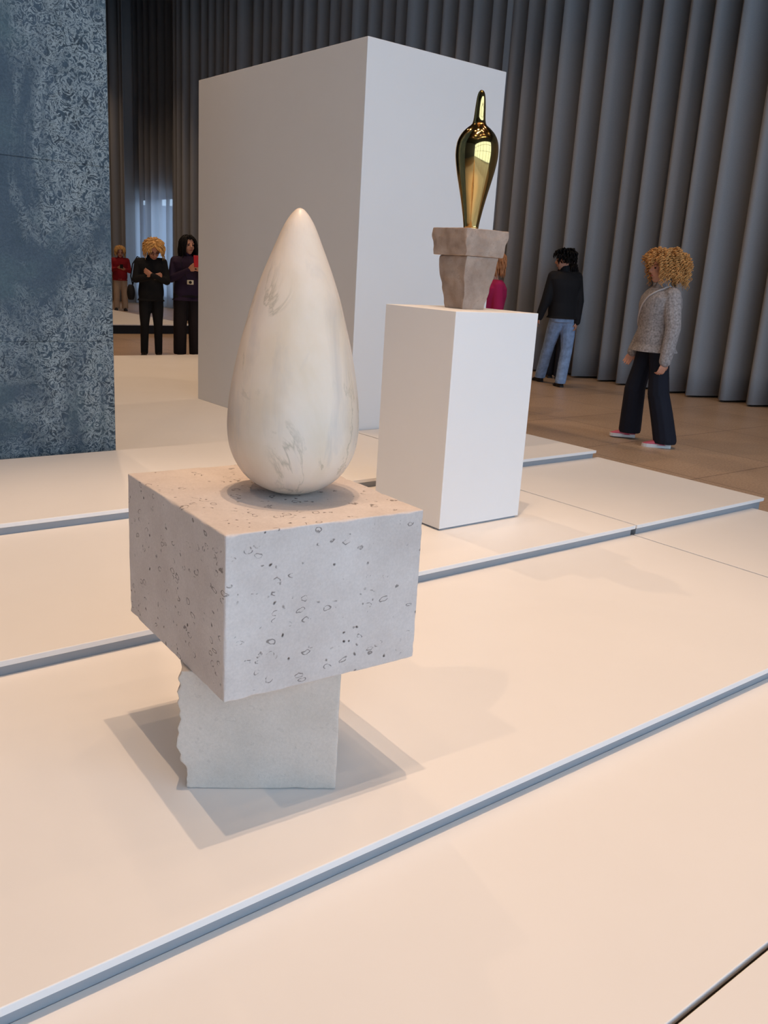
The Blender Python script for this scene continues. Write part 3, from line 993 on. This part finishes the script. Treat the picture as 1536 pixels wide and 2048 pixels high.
# 7 far woman in red looking at her phone
b7 = (8.98, 21.87)
r7, P7, rot7, ax7, az7 = person('woman in dark red sweater and beige trousers looking at her phone near the pillar', b7, GP, dict(
    pelvis=(-.02, .02, .80), neck=(-.005, .0, 1.275), head=(-.008, -.035, 1.415), face=(.05, -.95, -.28), front=(0, -1, 0),
    rsh=(-.165, .0, 1.215), rel=(-.215, -.03, .98), rwr=(-.075, -.24, 1.03), rhd=(-.015, -.31, 1.06), rpn=(.5, .2, .8),
    lsh=(.155, .0, 1.215), lel=(.215, -.03, .965), lwr=(.11, -.24, 1.0), lhd=(.045, -.31, 1.03), lpn=(-.5, .2, .8),
    rhip=(-.095, .02, .77), rkn=(-.105, .0, .43), rank=(-.115, .04, .09), rtoe=(-.13, -.15, .0),
    lhip=(.065, .02, .77), lkn=(.080, .0, .43), lank=(.09, .04, .09), ltoe=(.11, -.15, .0), tw=(.190, .125)),
    (('sweater', M_red), ('trousers', M_beige)), 'bob', M_blond, 17, .010, 1.08, shoes=(M_shoe, M_shoe), hands=(.6, .6),
    hem=(.73, 0, .95, 1.05), topd=.018, legr=(.092, .078, .078))
phone('black phone in the hands of the woman in red', b7, az7, (.02, -.375, 1.075), (.075, .01, .150), (-.9, 0), M_phone, M_phone)

# ---------------------------------------------------------------- light
w = D.worlds.new('daylight')
bpy.context.scene.world = w
w.use_nodes = True
nt = w.node_tree
bg = nt.nodes['Background']
bg.inputs[0].default_value = (.53, .74, 1.0, 1)
bg.inputs[1].default_value = 2.75
p = D.lights.new('window_portal', 'AREA')
p.shape = 'RECTANGLE'; p.size = 23; p.size_y = ZC
p.cycles.is_portal = True
o = D.objects.new('window_portal', p); C.objects.link(o)
o.location = (-.5, -7.25, ZC/2); o.rotation_euler = (PI/2, 0, 0)   # local -Z to +Y
p = D.lights.new('window_portal', 'AREA')
p.shape = 'RECTANGLE'; p.size = 2.9; p.size_y = 2.8
p.cycles.is_portal = True
o = D.objects.new('window_portal', p); C.objects.link(o)
o.location = (XW+.25, 24.4, 1.5); o.rotation_euler = (PI/2, 0, PI/2)

def spot(x, y, e, z=8.0, size=110):  # ceiling spotlights, and the added fill spots marked below
    l = D.lights.new('ceiling_or_fill_spot', 'SPOT')
    l.energy = e
    l.color = (1, .69, .455)
    l.spot_size = math.radians(size)
    l.spot_blend = .6
    l.shadow_soft_size = .022
    o = D.objects.new('ceiling_or_fill_spot', l); C.objects.link(o)
    o.location = (x, y, z)
# two spotlights stand almost over the marble drop, weaker ones hang in rows around it
spot(0.98, 1.95, 640, size=48)
spot(1.72, 2.05, 640, size=48)
spot(3.30, 3.70, 130, size=60)
spot(4.20, 2.60, 100, size=60)
spot(-.4, 1.75, 80)
spot(-2.7, 1.9, 330, size=95)  # added fill, warms the left face of the limestone block
spot(2.9, 2.2, 75)
spot(1.8, .1, 85)
spot(1.8, 3.7, 70)
spot(2.75, 7.1, 400, size=90)  # added fill for the rear platform and the big box's left face
spot(2.6, 9.6, 400, size=90)  # second added fill, brightens the rear platform
WEAK = [(4.4, 1.9), (5.6, 3.4), (3.6, .0), (-1.4, -1.7), (.5, -1.7), (2.4, -1.7), (4.3, -1.7)]
for x, y in WEAK: spot(x, y, 42)
for x, y in [(3.9, 9.4), (2.1, 12.4), (3.9, 12.4), (5.7, 12.4), (3.0, 16.5), (6.0, 16.5), (6.0, 20)]: spot(x, y, 90)
# added row of spots that brightens the floor and the dim curtain
for x, y in ((7.3, 1.0), (7.3, 4.6), (7.3, 8.2), (7.4, 11.6), (7.6, 15.0), (7.6, 18.6), (7.6, 22.4), (8.0, 26.0)): spot(x, y, 240, 8.0, 100)

# ---------------------------------------------------------------- camera
cam = D.cameras.new('camera')
cam.sensor_fit = 'VERTICAL'
cam.sensor_height = 24
cam.sensor_width = 18
cam.lens = 1764.9/2048*24
cam.clip_end = 200
co = D.objects.new('camera', cam); C.objects.link(co)
R = V((.78294957, -.61934863, .05828585)); U = V((.1209562, .24347064, .96233655)); B = V((-.61021272, -.74641096, .26553929))
co.matrix_world = Matrix(((R.x, U.x, B.x, 0), (R.y, U.y, B.y, 0), (R.z, U.z, B.z, 1.40), (0, 0, 0, 1)))
sc = bpy.context.scene
sc.camera = co
sc.view_settings.view_transform = 'Standard'
sc.view_settings.look = 'None'
sc.view_settings.exposure = -0.08
sc.view_settings.gamma = 1
sc.cycles.use_denoising = True
sc.cycles.max_bounces = 8
sc.cycles.diffuse_bounces = 5
sc.cycles.sample_clamp_indirect = 4
sc.cycles.blur_glossy = .2
